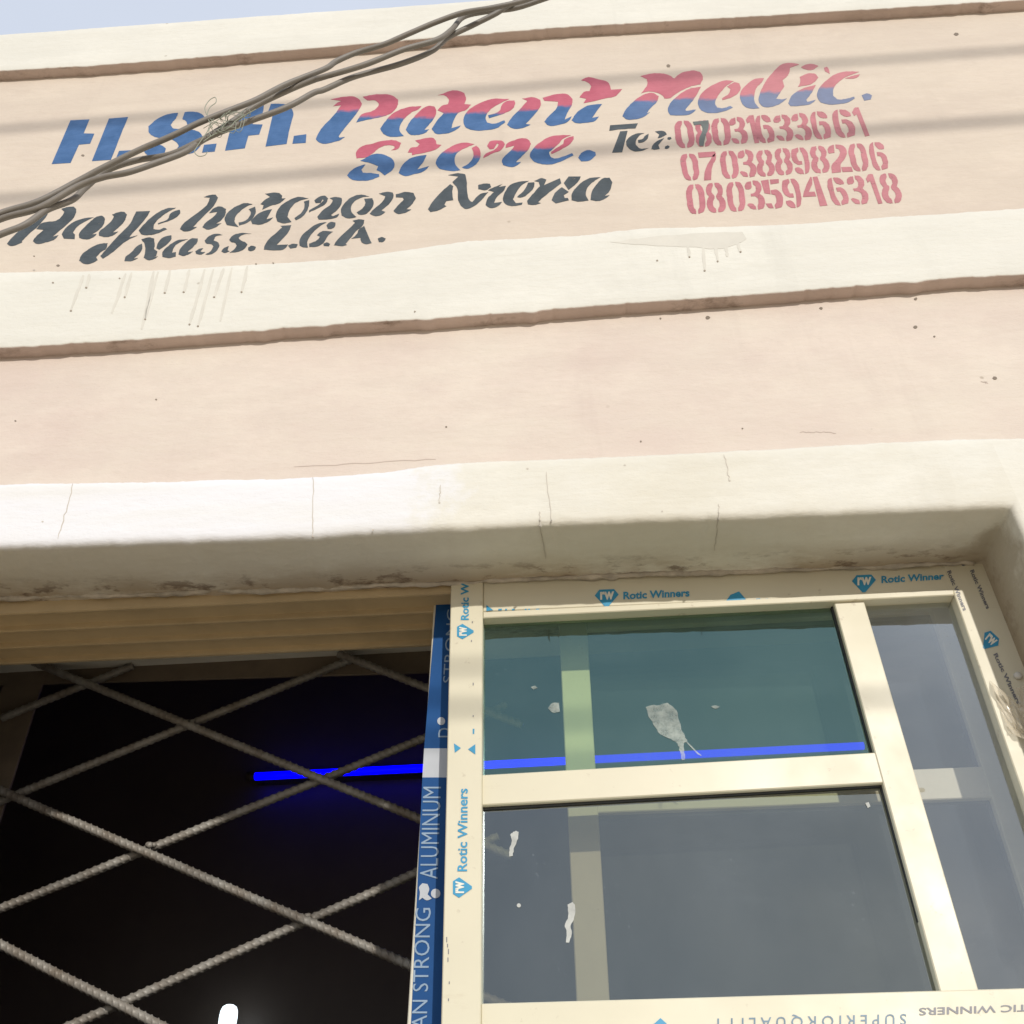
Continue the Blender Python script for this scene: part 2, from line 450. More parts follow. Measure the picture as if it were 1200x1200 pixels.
# wall core, roof slab, side walls and the dark shop room behind
ZSILL = 1.775
bm = bmesh.new()
add_box(bm, (X0, Y_PINK+.012, 2.66), (X1, .352, 4.60))
add_box(bm, (X0, .3525, 2.76), (X1, Y_IN-.004, 4.60)); add_box(bm, (X0, .3565, .0), (XL-.45, Y_IN-.004, 2.757)); add_box(bm, (XR+.25, .3565, .0), (X1, Y_IN-.004, 2.757))
link_mesh("wall_core", bm, M_cream, shop, False)
bm = bmesh.new()
add_box(bm, (XL-.02, .006, 0), (XR+.02, .352, ZSILL))
link_mesh("sill_wall", bm, M_cream, shop, False)
RY, RZ = 2.05, 3.95
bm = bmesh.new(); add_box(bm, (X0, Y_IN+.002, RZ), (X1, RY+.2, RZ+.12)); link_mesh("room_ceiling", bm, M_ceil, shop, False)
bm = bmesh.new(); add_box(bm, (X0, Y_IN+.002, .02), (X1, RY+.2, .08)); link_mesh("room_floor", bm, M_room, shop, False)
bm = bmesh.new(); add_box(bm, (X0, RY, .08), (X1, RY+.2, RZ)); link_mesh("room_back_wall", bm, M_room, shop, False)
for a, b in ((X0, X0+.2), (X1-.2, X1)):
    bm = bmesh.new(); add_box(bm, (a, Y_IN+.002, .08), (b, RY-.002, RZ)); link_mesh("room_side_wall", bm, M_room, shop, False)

# ------------------------------------------------------------------ lettering on the sign band
def P(txt, z):
    v = [float(q) for q in txt.replace(',', ' ').split()]
    ox, oy, sc = z
    return [(ox+v[i]*sc, oy+v[i+1]*sc) for i in range(0, len(v), 2)]
Z1 = (50, 100, .13333); Z2 = (200, 90, .15); Z3 = (360, 90, .13333); Z4 = (500, 80, .2); Z5 = (720, 60, .13333); Z6 = (860, 60, .15)
Z7 = (400, 140, .13333); Z8 = (540, 130, .15); YA = (0, 220, .13333); YB = (140, 200, .15); YC = (300, 200, .15); YD = (460, 190, .23333)
YE = (700, 130, .16667); YF = (880, 120, .15833); ONE = (0, 0, 1)
BLUE, RED = -999, 9999
NAME = [
 (Z1, BLUE, "245,308 410,300 360,422 455,424 418,512 320,522 245,680 80,692"),
 (Z1, BLUE, "582,290 750,278 690,425 600,655 432,665"),
 (Z1, BLUE, "672,575 788,570 762,632 645,640"),
 (ONE, BLUE, "208.7,132 196,134 183,140 174,148 174.5,155 181,160 190,161.5 200,163 207,167 209.5,171 206,176 202,180 203,183 214,181.5 228,178 235,170 237.5,163 235,156 228,152.5 210,151 202,149.5 200,146 203,142 206.5,138"),
 (Z2, BLUE, "110,275 180,272 235,285 270,320 265,355 200,370 130,375 120,345 90,330"),
 (ONE, BLUE, "166,170 178,168.5 190,170.5 194.5,174 192.5,180 183,183 175,183 170,179"),
 (Z2, BLUE, "260,530 360,520 345,582 245,592"),
 (Z2, BLUE, "425,575 460,440 490,350 560,285 680,222 730,215 715,285 660,320 640,370 718,372 692,450 608,460 580,558"),
 (Z2, BLUE, "785,212 860,210 930,232 958,280 950,330 930,400 905,525 740,545 800,290 762,268"),
 (Z2, BLUE, "962,460 1060,448 1055,515 950,522"),
 (Z3, 130, "205,198 330,175 400,172 455,195 482,235 460,280 330,450 275,520 282,535 330,528 300,550 220,575 110,580 75,550 90,510 240,330 300,250 228,258 260,232 298,212"),
 (Z3, 137, "490,175 560,160 660,152 750,165 800,200 795,250 750,310 690,340 560,370 430,400 480,328 560,305 620,265 630,235 600,208 528,205"),
 (Z3, 139, "1005,258 900,265 800,295 730,340 680,400 640,455 670,500 730,525 850,520 810,470 820,420 860,360 920,310 975,285"),
 (Z3, 138, "1070,255 1120,262 1135,300 1110,370 1060,430 1030,465 1072,460 1040,490 960,510 900,505 865,465 900,400 970,320 1020,275"),
 (Z4, 132.5, "65,158 180,130 220,145 230,180 220,210 260,212 235,240 185,262 150,330 145,350 200,335 180,355 110,382 50,380 30,355 55,315 100,262 65,245 85,222 125,210 130,185 110,160"),
 (Z4, 132.5, "485,180 380,180 300,210 240,250 215,300 225,340 270,362 340,362 420,345 460,315 455,305 390,325 355,318 345,290 365,250 420,210"),
 (Z4, 133, "515,188 470,192 440,215 430,245 360,275 365,292 450,265 505,235 518,205"),
 (Z4, 129, "560,178 630,170 665,185 668,215 640,260 580,325 608,330 560,350 500,350 472,330 490,300 560,225 590,190"),
 (Z4, 124.5, "680,172 760,152 830,155 855,180 850,215 830,250 808,300 850,280 835,305 780,330 710,332 690,312 710,285 765,225 770,195 690,190"),
 (Z4, RED, "905,70 930,55 1010,65 1065,85 1080,125 1145,122 1110,160 1050,175 920,205 935,178 895,170 920,140 955,132 965,105 945,82"),
 (Z4, BLUE, "1028,208 990,260 970,290 1010,282 990,305 930,318 870,318 850,305 870,270 940,220"),
 (Z5, RED, "230,218 330,195 420,195 480,210 525,240 580,195 660,172 720,172 765,195 778,235 755,290 680,305 590,345 520,390 490,410 440,415 425,390 390,370 320,352 235,368 290,285 285,245"),
 (Z5, 118.5, "330,365 390,395 380,430 300,520 285,545 312,535 270,570 170,598 100,595 72,570 95,520 160,450 250,385"),
 (Z5, 115.5, "760,312 740,350 690,430 625,510 630,525 690,515 718,512 690,540 560,565 490,560 470,520 490,460 560,390 660,330"),
 (Z5, 116.5, "1050,262 980,255 900,280 810,330 750,395 735,460 755,510 800,535 880,542 970,525 1040,495 1020,480 950,500 905,495 885,460 900,410 950,340 990,300"),
 (Z5, RED, "1100,285 1060,272 1020,290 990,310 1020,330 1010,365 945,415 950,430 1040,400 1085,370 1110,320"),
 (Z6, 112, "235,210 170,215 100,260 50,330 55,385 85,430 140,448 200,445 165,400 160,340 180,280 220,240"),
 (Z6, 108, "510,102 440,90 380,100 300,170 230,270 200,340 195,390 225,430 290,435 350,415 415,370 360,375 330,370 370,310 395,275 380,225 430,175 440,130"),
 (Z6, RED, "660,115 620,100 560,105 525,125 560,142 620,142"),
 (Z6, RED, "515,200 590,172 640,180 660,205 630,240 500,278 520,240"),
 (Z6, 106, "640,262 610,320 565,380 575,395 640,378 620,400 520,425 445,430 425,405 450,350 520,300"),
 (Z6, 102.5, "980,160 880,158 790,180 720,230 665,290 650,340 670,390 720,412 820,412 900,395 945,370 940,355 870,372 810,375 775,345 780,290 830,230 890,195"),
 (Z6, RED, "985,180 930,190 870,212 920,215 970,200"),
 (Z6, RED, "725,120 740,135 750,175 710,155 705,130"),
 (Z6, BLUE, "1000,345 1040,328 1080,345 1070,375 1020,385"),
]
STORE = [
 (Z7, RED, "525,205 480,185 400,182 280,210 160,250 130,290 135,340 220,330 280,295 330,250 400,225 465,232 470,250 440,272 500,255"),
 (Z7, BLUE, "165,362 310,300 400,318 450,350 468,400 450,440 380,492 350,465 310,445 325,410 260,385"),
 (Z7, BLUE, "210,395 170,405 90,445 50,490 80,520 160,537 260,530 335,500 330,480 260,470 190,468 175,440"),
 (Z7, RED, "650,185 740,165 810,165 832,190 835,215 880,222 850,250 760,285 620,312 620,290 585,288 610,250 665,240 690,215"),
 (Z7, BLUE, "750,312 720,370 665,440 770,408 755,430 640,480 540,492 505,470 530,410 600,345 680,320"),
 (Z7, 178.5, "1170,215 1100,202 1020,215 930,260 850,330 830,380 850,420 920,445 1000,452 1045,445 1000,390 1000,320 1040,275 1110,240"),
 (Z8, 184, "120,270 145,295 155,340 140,390 90,435 40,452 10,440 60,410 95,365 100,330 85,290"),
 (Z8, RED, "345,260 330,238 290,230 225,240 205,275 225,300 258,297 285,252 297,262 278,292 180,350 175,368 250,330 320,300"),
 (Z8, 176.5, "355,262 420,228 480,212 530,225 548,255 530,295 480,350 430,400 470,398 440,425 390,438 330,420 322,385 350,345 400,300 420,270 350,288"),
 (Z8, 173.5, "860,188 800,188 700,200 620,245 560,300 540,345 560,385 620,412 690,418 780,395 880,345 870,330 800,355 730,370 700,355 690,320 760,260 800,215"),
 (Z8, RED, "880,195 830,212 808,225 800,255 770,275 705,320 710,335 800,290 860,250 880,220"),
 (Z8, BLUE, "1000,305 1050,320 1055,345 1010,385 940,392 918,365 940,330"),
]
PLACE = [
 (YA, "430,205 400,260 340,330 250,410 190,470 195,478 150,500 80,508 62,490 90,455 200,350 290,275 350,215 285,210 300,200 345,190 410,190"),
 (YA, "540,185 600,168 650,165 668,190 660,240 600,310 530,370 460,430 515,415 490,445 400,480 320,492 288,470 310,435 385,370 318,362 360,315 420,298 490,290 550,240 565,210"),
 (YA, "825,260 740,268 650,300 570,360 542,410 560,445 655,452 660,410 640,395 680,340 760,290"),
 (YA, "850,255 900,248 918,265 915,310 870,370 805,410 850,405 820,435 740,452 695,440 695,405 740,350 800,290"),
 (YA, "985,235 1040,215 1090,212 1115,235 1100,280 1050,340 990,392 1040,385 990,420 920,432 870,420 870,390 920,345 990,275 1000,250"),
 (ONE, "159.5,247.7 176,247 172,254 155,273.5 151,278 161,275.7 149,281.7 144,285 133,294.7 120.7,303 117.3,300 125.3,291 138.7,276 153,261"),
 (YA, "945,485 880,492 780,540 710,600 695,640 730,665 810,662 860,635 845,610 880,570 935,530"),
 (YB, "440,290 380,292 310,320 220,390 150,465 170,495 230,502 310,485 370,455 360,448 300,462 265,455 270,420 320,365 390,315"),
 (YB, "470,305 430,315 390,345 385,365 300,410 305,418 400,385 460,350 475,325"),
 (YB, "660,205 700,190 750,188 768,210 755,245 650,360 575,440 605,440 560,465 500,472 472,455 490,425 580,350 700,235 705,210"),
 (YB, "700,330 740,290 800,282 832,300 825,345 790,390 750,415 795,410 760,435 680,458 648,440 670,410 745,350 765,320"),
 (YB, "1040,262 990,252 920,275 840,335 820,380 840,425 930,438 900,400 905,360 950,310 1000,275"),
 (YB, "1060,280 1010,300 1025,320 1015,360 970,395 930,405 935,428 1000,405 1045,365 1065,320"),
 (YC, "70,180 130,172 180,175 205,195 200,215 230,215 190,250 110,275 50,305 60,270 35,260 80,220 110,205"),
 (YC, "125,300 80,380 135,365 100,395 30,420 -30,415 -40,390 0,350 60,315"),
 (YC, "410,215 330,205 250,235 180,290 155,350 165,395 210,412 278,400 245,360 260,310 310,250 370,225"),
 (YC, "415,230 375,240 380,265 360,320 300,370 310,388 360,360 400,310 415,260"),
 (YC, "562,215 545,198 495,203 455,232 465,252 505,250 520,222 528,232 505,255 415,308 415,325 490,290 550,250"),
 (YC, "575,215 630,205 670,215 670,250 630,310 585,345 600,355 650,335 640,355 570,378 490,382 478,360 520,310 590,255 600,230"),
 (YC, "885,200 820,187 760,200 700,245 665,300 670,350 710,372 785,362 745,320 745,275 780,230 840,205"),
 (YC, "910,215 845,220 855,250 830,295 785,325 800,340 850,340 900,300 920,250"),
 (YC, "960,180 1020,165 1070,170 1075,200 1050,245 980,310 1010,320 980,345 920,352 888,335 920,300 1000,225 1010,200"),
 (ONE, "464,227.7 474,225 484.5,226 487.5,232 482,240 476,245 482,245.5 474,249.5 464.7,250 461,247 467,240 473,234 472,231.5 464,231"),
 (YD, "290,110 305,120 300,150 305,190 270,195 260,215 270,220 235,240 190,250 178,235 200,200 250,145"),
 (YD, "280,65 330,55 365,60 372,90 375,150 390,195 400,200 440,160 480,150 430,205 395,228 370,235 345,220 330,190 325,130 300,100 330,72"),
 (YD, "430,115 455,108 490,108 495,125 470,140 430,135"),
 (YD, "500,130 550,110 530,125 570,118 560,140 520,180 510,205 550,200 530,220 490,230 468,215 475,185 510,150 480,140"),
 (YD, "685,95 640,97 590,115 565,150 555,190 570,212 610,220 650,212 652,203 620,205 605,185 625,145 655,110"),
 (YD, "712,100 680,103 665,135 625,175 640,178 690,150 712,120"),
 (YD, "712,95 750,80 772,88 760,115 840,80 848,105 770,165 730,200 745,205 710,215 680,212 675,195 700,165 740,120 735,100"),
 (YD, "850,125 815,155 800,190 820,207 885,190 880,180 865,180 860,165 885,150"),
 (YD, "885,72 945,72 940,85 885,140 860,105"),
 (YD, "1045,75 990,80 930,120 900,160 900,190 930,198 985,192 970,160 985,120 1020,90"),
 (YD, "1060,80 1090,78 1105,100 1090,145 1065,170 1090,165 1070,182 1030,195 995,190 1000,150 1030,105"),
]
AREA = [
 (YB, "175,570 178,605 130,670 110,685 145,682 100,705 40,705 42,685 90,640 150,580"),
 (YB, "170,535 230,520 270,530 275,580 270,610 295,630 285,665 270,675 300,668 270,690 220,697 190,680 200,640 195,570"),
 (YB, "405,505 405,530 370,575 310,618 288,605 295,575 340,520"),
 (YB, "535,535 450,545 380,590 335,640 335,672 380,682 440,670 440,635 410,640 430,590 480,555"),
 (YB, "610,530 570,528 520,560 470,620 460,655 500,665 545,650 575,630 530,635 580,590 610,550"),
 (YB, "805,500 760,493 700,510 665,545 675,565 720,575 735,590 715,625 670,655 710,655 760,625 782,585 770,560 735,545 750,515"),
 (YB, "655,605 620,612 592,630 600,650 640,655 670,635 650,635 632,630"),
 (YB, "1030,492 940,487 880,510 858,540 870,555 905,565 915,585 900,610 860,640 920,635 975,610 1000,575 985,560 950,545 930,525 950,505"),
 (YB, "855,588 815,605 795,630 815,642 860,630 845,620"),
 (YB, "1005,600 1040,585 1065,595 1060,615 1030,628 1005,622"),
 (YC, "190,430 275,425 265,455 160,580 250,575 230,605 140,622 60,615 70,580 180,465 205,440"),
 (YC, "250,585 290,570 325,575 315,600 270,608"),
 (YC, "550,402 490,410 410,460 340,540 340,585 380,600 405,600 400,560 430,500 490,440"),
 (YC, "620,405 580,400 550,425 560,455 600,450 620,425"),
 (YC, "600,475 500,480 475,505 500,515 480,540 415,570 415,597 480,590 530,560 560,510"),
 (YC, "525,570 555,560 580,570 570,590 530,588"),
 (YC, "755,390 800,380 845,385 840,415 780,475 735,530 700,570 710,580 680,588 608,582 620,560 720,460 775,405"),
 (YC, "845,430 870,490 903,565 850,573 820,550 815,525 745,532 790,490 800,465"),
 (YC, "950,530 985,517 1013,530 1000,552 960,558"),
]
TEL = [
 (YE, "90,100 285,85 268,122 170,128 85,138"), (YE, "160,143 212,140 175,290 103,293"),
 (YE, "330,155 270,160 220,190 203,215 215,255 250,280 310,280 360,260 300,262 270,240 275,200 300,170"),
 (YE, "360,160 335,175 320,195 285,205 290,225 330,215 355,190"),
 (YE, "405,145 440,138 480,150 488,165 450,185 425,190 435,165"), (YE, "470,190 430,240 440,265 410,272 380,268 390,240 430,205"),
 (YE, "495,185 515,182 523,192 505,203 492,198"), (YE, "475,250 495,240 510,250 495,265 475,265"),
]
STRAY7 = [(YE, "672,75 780,65 785,105 760,180 748,245 718,245 715,205 740,120 730,95 680,100")]
def mir(s): return [(1-a, b) for a, b in s][::-1]
def rot(s): return [(1-a, 1-b) for a, b in s]
def D(t):
    v = [float(q) for q in t.replace(',', ' ').split()]; return [(v[i], v[i+1]) for i in range(0, len(v), 2)]
_0 = D(".44,0 .2,.03 .03,.2 0,.5 .03,.8 .2,.97 .44,1 .44,.88 .36,.8 .33,.5 .36,.2 .44,.12")
_8 = D(".44,0 .2,.03 .06,.16 .05,.32 .15,.45 .02,.58 0,.8 .18,.97 .44,1 .44,.88 .34,.8 .34,.62 .44,.52 .44,.42 .36,.36 .36,.2 .44,.12")
_6 = [D(".38,0 .2,.04 .03,.22 0,.55 .03,.85 .2,.98 .42,1 .4,.88 .33,.78 .33,.2"), D(".46,0 .75,.03 .95,.16 .95,.26 .68,.26 .46,.13"),
      D(".44,.36 .75,.38 .95,.5 1,.75 .9,.95 .52,1 .52,.87 .64,.8 .66,.6 .6,.5 .44,.5")]
DIG = {'0': [_0, mir(_0)], '8': [_8, mir(_8)], '6': _6, '9': [rot(q) for q in _6],
 '3': [D(".42,.02 .15,.06 .02,.18 .05,.28 .3,.28 .42,.22"), D(".52,0 .8,.04 .95,.18 .92,.36 .78,.46 .97,.58 1,.8 .85,.97 .56,1 .56,.88 .64,.78 .62,.6 .5,.54 .3,.53 .28,.44 .5,.42 .6,.34 .6,.18 .52,.13"), D(".46,.98 .2,.95 .02,.8 .1,.76 .35,.8 .46,.9")],
 '1': [D(".05,.12 .45,0 .9,0 .95,1 .4,1 .4,.22 .1,.26")],
 '5': [D("0,.02 .4,0 .38,.5 .05,.45"), D(".48,0 .98,0 .95,.14 .48,.16"), D(".42,.36 .75,.36 .97,.5 1,.8 .85,.97 .5,1 .5,.88 .62,.78 .62,.55 .42,.5"), D("0,.8 .35,.8 .4,.98 .12,.95")],
 '7': [D("0,0 1,0 .9,.18 .02,.18"), D("1,.05 1,.2 .75,.5 .6,1 .2,1 .3,.65 .7,.25 .85,.12")],
 '4': [D(".5,0 .58,0 .58,.15 .3,.5 .58,.5 .62,.66 0,.66 .05,.5"), D(".64,0 .92,0 1,1 .68,1")],
 '2': [D(".38,0 .1,.06 0,.2 .05,.3 .32,.28"), D(".46,0 .8,.04 .95,.2 .9,.4 .5,.72 .42,1 0,1 .05,.75 .5,.42 .6,.3 .58,.18 .46,.13"), D(".5,.82 .98,.82 1,1 .5,1")]}
ROWS = [
 [('0', YE, 535, 665, 68, 560, 692, 258), ('8', YE, 680, 795, 65, 700, 806, 250), ('0', YE, 795, 925, 50, 818, 945, 240), ('3', YE, 920, 1035, 42, 945, 1065, 232),
  ('1', YE, 1035, 1105, 33, 1085, 1142, 226), ('6', YF, 20, 142, 92, 60, 187, 297), ('3', YF, 158, 290, 90, 190, 320, 286), ('3', YF, 290, 415, 78, 330, 460, 280),
  ('6', YF, 425, 560, 65, 475, 605, 270), ('6', YF, 585, 735, 52, 640, 785, 258), ('1', YF, 735, 805, 40, 822, 880, 250)],
 [('0', YE, 572, 700, 300, 612, 722, 488), ('7', YE, 708, 832, 288, 725, 850, 485), ('0', YE, 855, 975, 280, 882, 1002, 475), ('3', YE, 980, 1095, 272, 1005, 1125, 466),
  ('8', YF, 30, 155, 352, 52, 182, 546), ('8', YF, 165, 290, 338, 190, 316, 536), ('9', YF, 288, 410, 335, 330, 447, 530), ('8', YF, 424, 555, 322, 460, 590, 522),
  ('2', YF, 560, 700, 312, 600, 757, 516), ('0', YF, 708, 840, 303, 755, 882, 508), ('6', YF, 858, 980, 293, 912, 1026, 500)],
 [('0', YE, 618, 745, 515, 640, 767, 722), ('8', YE, 752, 880, 505, 780, 910, 713), ('0', YE, 900, 1025, 498, 925, 1046, 706), ('3', YE, 1028, 1150, 488, 1060, 1187, 695),
  ('5', YF, 75, 210, 570, 118, 246, 787), ('9', YF, 218, 345, 565, 265, 387, 780), ('4', YF, 378, 500, 552, 390, 568, 768), ('6', YF, 548, 680, 555, 612, 737, 760),
  ('3', YF, 698, 830, 540, 748, 882, 756), ('1', YF, 838, 910, 533, 918, 976, 750), ('8', YF, 935, 1080, 525, 990, 1127, 746)],
]
Y_TXT = Y_PINK - .0007
def lettering(items, mat, label, y=Y_TXT, rough=.22):
    bm = bmesh.new(); lay = bm.verts.layers.float.new('split')
    for it in items:
        if len(it) == 3: z, d, t = it
        else: (z, t), d = it, 0
        add_film(bm, P(t, z), y, .0005, lay, float(d), True, rough)
    o = link_mesh("painted_lettering", bm, mat, sign, False); o['label'] = label; return o
T_blue = (.034, .10, .24); T_red = (.40, .082, .125)
lettering(NAME, paint("sign_paint_blue_red", T_blue, T_red, .22, 45, (.15, .62, .22)), "large blue and red stencilled words along the top")
lettering(STORE, paint("sign_paint_blue_red_low", T_blue, T_red, .2, 45), "blue and red stencilled word in the second line")
T_black = (.042, .054, .062)
M_black = paint("sign_paint_black", T_black, None, .4, 38)
lettering(PLACE, M_black, "long black stencilled line at the lower left")
lettering(AREA, M_black, "short black stencilled line along the bottom")
lettering(TEL, M_black, "small black word before the telephone numbers")
M_num = paint("sign_paint_faded_red", (.37, .115, .14), None, .55, 50, (.2, .85, .10))
for row, lab in zip(ROWS, ("first row of faded red digits", "second row of faded red digits", "third row of faded red digits")):
    items = []
    for ch, z, a0, a1, at_, b0, b1, bt in row:
        tl = (-1*(a1-a0)*0)
        for s in DIG[ch]:
            pts = []
            for u_, v_ in s:
                xa = a0 + (a1-a0)*u_; xb = b0 + (b1-b0)*u_
                slope = -10*(u_-.5)
                pts.append("%.2f,%.2f" % (xa+(xb-xa)*v_, at_+(bt-at_)*v_+slope))
            items.append((z, " ".join(pts)))
    lettering(items, M_num, lab, rough=.28)
lettering(STRAY7, paint("sign_paint_black_thin", (.10, .115, .11), None, .4, 60), "stray black digit painted over the first number", Y_TXT-.0005)

# drips below the lettering, cracks, flecks
def streak(bm, pts, wd, y, thick=.001):
    """a narrow film along photograph points"""
    L = []; R_ = []
    for i, p in enumerate(pts):
        a = Vector(pts[max(i-1, 0)]); b = Vector(pts[min(i+1, len(pts)-1)]); t = (b-a).normalized(); n = Vector((-t.y, t.x))
        w_ = wd*(.75+.5*random.random()) * (.5 if i in (0, len(pts)-1) else 1)
        L.append(Vector(p)+n*w_/2); R_.append(Vector(p)-n*w_/2)
    add_film(bm, L+R_[::-1], y, thick, round_=False)
def piece(name, mat, parent, fn):
    bm = bmesh.new(); fn(bm); return link_mesh(name, bm, mat, parent, False)
def blob(name, mat, parent, u, v, rx, ry, y, thick=.0012):
    pts = [(u+rx*math.cos(k*1.05)*random.uniform(.65, 1.1), v+ry*math.sin(k*1.05)*random.uniform(.65, 1.1)) for k in range(6)]
    return piece(name, mat, parent, lambda bm: add_film(bm, pts, y, thick))
def wiggle(a, b, n, amp):
    a, b = Vector(a), Vector(b)
    return [a+(b-a)*i/n + Vector((random.uniform(-amp, amp), random.uniform(-amp, amp))) for i in range(n+1)]
cream_o = [o for o in shop.children if o.name == 'cream_band'][0]; lintel_o = [o for o in shop.children if o.name == 'lintel'][0]
ends = [((105, 321), (101, 337)), ((98, 322), (83, 364)), ((154, 319), (146, 348)), ((147, 320), (131, 367)), ((185, 318), (170, 374)), ((199, 317), (193, 343)),
        ((222, 316), (215, 342)), ((240, 316), (222, 380)), ((250, 315), (232, 382)), ((262, 314), (251, 348)), ((272, 313), (258, 376)), ((290, 312), (283, 342)),
        ((806, 287), (808, 301)), ((824, 286), (826, 317)), ((838, 286), (841, 306)), ((850, 285), (852, 301)), ((864, 284), (868, 295)), ((180, 318), (166, 386))]
for a, b in ends: piece("paint_drip", M_drip, cream_o, lambda bm: streak(bm, wiggle(a, b, 6, .5), 3.4, -.0006, .0005))
piece("paint_smudge", M_drip, cream_o, lambda bm: add_film(bm, [(715, 284), (760, 278), (830, 273), (870, 272), (875, 280), (862, 287), (800, 289), (770, 288)], -.0005, .0004, None, None, True, .6))
for a, b in ends[:17]:
    if random.random() < .85: blob("drip_bead", M_bead, cream_o, b[0], b[1], 1.5, 1.1, -.0010, .0009)
for u, v in ((62, 331), (140, 326), (486, 365), (770, 305), (300, 309), (320, 308), (40, 300)): blob("drip_bead", M_bead, cream_o, u, v, 1.3, .9, -.0010, .0009)
for u, v, s_ in ((1121, 40, 3.2), (783, 77, 3.2), (97, 182, 2.4), (68, 311, 2.5)): blob("dark_fleck", M_fleck, sign, u, v, s_, s_*.6, Y_TXT, .0008)
for u, v, s_ in ((1166, 443, 4.2), (1073, 383, 3.2), (829, 372, 4), (962, 361, 3), (774, 373, 2), (1073, 350, 3), (870, 502, 1.6), (751, 517, 1.8), (1095, 394, 2), (523, 500, 1.8), (18, 493, 1.5), (183, 468, 1.5)):
    blob("dark_fleck", M_fleck, pink2, u, v, s_*.8, s_*.55, Y_PINK-.001)
for a, b in (((345, 547), (510, 538)), ((1150, 447), (1158, 449)), ((938, 506), (980, 507))):
    piece("plaster_scratch", M_scratch, pink2, lambda bm: streak(bm, wiggle(a, b, 14, .9), .8, Y_PINK-.0005, .0004))
for a, b in (((86, 567), (68, 631)), ((367, 558), (366, 628)), ((640, 552), (646, 611)), ((849, 533), (855, 563)), ((516, 568), (515, 590)), ((632, 600), (634, 617)), ((842, 590), (843, 607))):
    piece("plaster_crack", M_crack, lintel_o, lambda bm: streak(bm, wiggle(a, b, 12, .9), .9, -.0006, .0005))
for u, v in ((646, 610), (515, 589), (732, 545), (855, 563), (618, 549), (50, 611), (437, 621), (776, 599)):
    blob("drip_bead", M_crack, lintel_o, u, v, 1.5, 1.0, -.0006, .0005)

# cracks and the dark mortar stain on the soffit, rough putty along the window head
def soffit_pt(u, v):
    """point on the underside of the lintel seen at (u, v)"""
    d = FW + RT*((u-600)/FPX) - UP*((v-600)/FPX)
    z = _zl(at(u, v, .08).x) - .0015
    return CAM + d*((z-CAM.z)/d.z)
def add_soffit(bm, pts):
    F = [bm.verts.new(soffit_pt(*p)) for p in pts]; B = [bm.verts.new(f.co + Vector((0, 0, .003))) for f in F]
    bm.faces.new(F)
    for i in range(len(F)): bm.faces.new((F[i], F[i-1], B[i-1], B[i]))
for a, b in (((366, 629), (381, 655)), ((842, 608), (837, 645)), ((632, 617), (640, 655))):
    pts = wiggle(a, b, 8, .8)
    piece("soffit_crack", M_crack, lintel_o, lambda bm: add_soffit(bm, [(p.x-.4, p.y) for p in pts] + [(p.x+.4, p.y) for p in pts[::-1]]))
bm = bmesh.new(); pts = []
x = XL+.02
while x < XR-.01:
    pts.append(Vector((x, .157 + .005*noise.noise(Vector((x*7, 3, 1))), _zl(x) - .0005 + .003*noise.noise(Vector((x*9, 1, 1))) + .002*noise.noise(Vector((x*41, 1, 1)))))); x += .006
add_tube(bm, pts, lambda i, th: .0045 + .005*noise.noise(Vector((i*.06, 2, math.cos(th)))) + .004*noise.noise(Vector((i*.31, math.sin(th), 5))), 8)
link_mesh("putty_bead", bm, M_putty, lintel_o)

# ------------------------------------------------------------------ window
win = thing("sliding_window", "beige aluminium sliding window, its left half slid open, under the cream lintel", "window", (0, .2, ZSILL))
YA_ = .167; YC_ = .222; YB_ = .283
zfront = at(0, 718, .165)
def window_part(name, quads, y, depth, mat, parent=win, bev=.0016):
    bm = bmesh.new()
    for q in quads: add_quad_bar(bm, q, y, depth, bev)
    return link_mesh(name, bm, mat, parent, False)
# head above the glazed half with its lower lip
head = window_part("frame_head", [[(566, 660), (1190, 628), (1190, 690), (566, 716.5)]], YA_-.004, .05, M_alu)
window_part("head_lip", [[(566, 716.8), (1118, 690.5), (1118, 697.2), (566, 724)]], YA_-.007, .03, M_alu, head)
jamb = window_part("frame_jamb", [[(1103, 652), (1161, 649), (1330, 1068), (1248, 1072)]], YA_-.0065, .04, M_alu)
# right-hand sill rail
rail = window_part("frame_sill_rail", [[(563.5, 1176), (1300, 1155), (1300, 1262), (563.5, 1290)]], YA_-.002, .14, M_alu)
# three-track head over the open half: fins with channel webs between them
bm = bmesh.new()
zt0 = zfun([(0, 719), (240, 708), (530, 694)], .168)
X_ = [XL+.002 + i*(-.16-XL)/40 for i in range(41)]
for i in range(40):
    xa, xb = X_[i], X_[i+1]
pr = []
for yf in (.168, .226, .284, .340):
    pr += [(yf, 'top'), (yf, 0), (yf+.004, -.001), (yf+.010, 0), (yf+.010, .010)]
cols = []
for xa in X_:
    z0 = zt0(xa)
    cols.append([bm.verts.new((xa, y, (z0+.05 if d == 'top' and y < .17 else z0+.010 if d == 'top' else z0+d))) for y, d in pr])
for A, B in zip(cols, cols[1:]):
    for i in range(len(A)-1): bm.faces.new((A[i], A[i+1], B[i+1], B[i]))
link_mesh("head_track", bm, M_track, win, False)
bm = bmesh.new()
add_box(bm, (XL+.002, .168, ZSILL+.005), (XL+.030, .346, 2.56))
link_mesh("frame_jamb", bm, M_track, win, False)

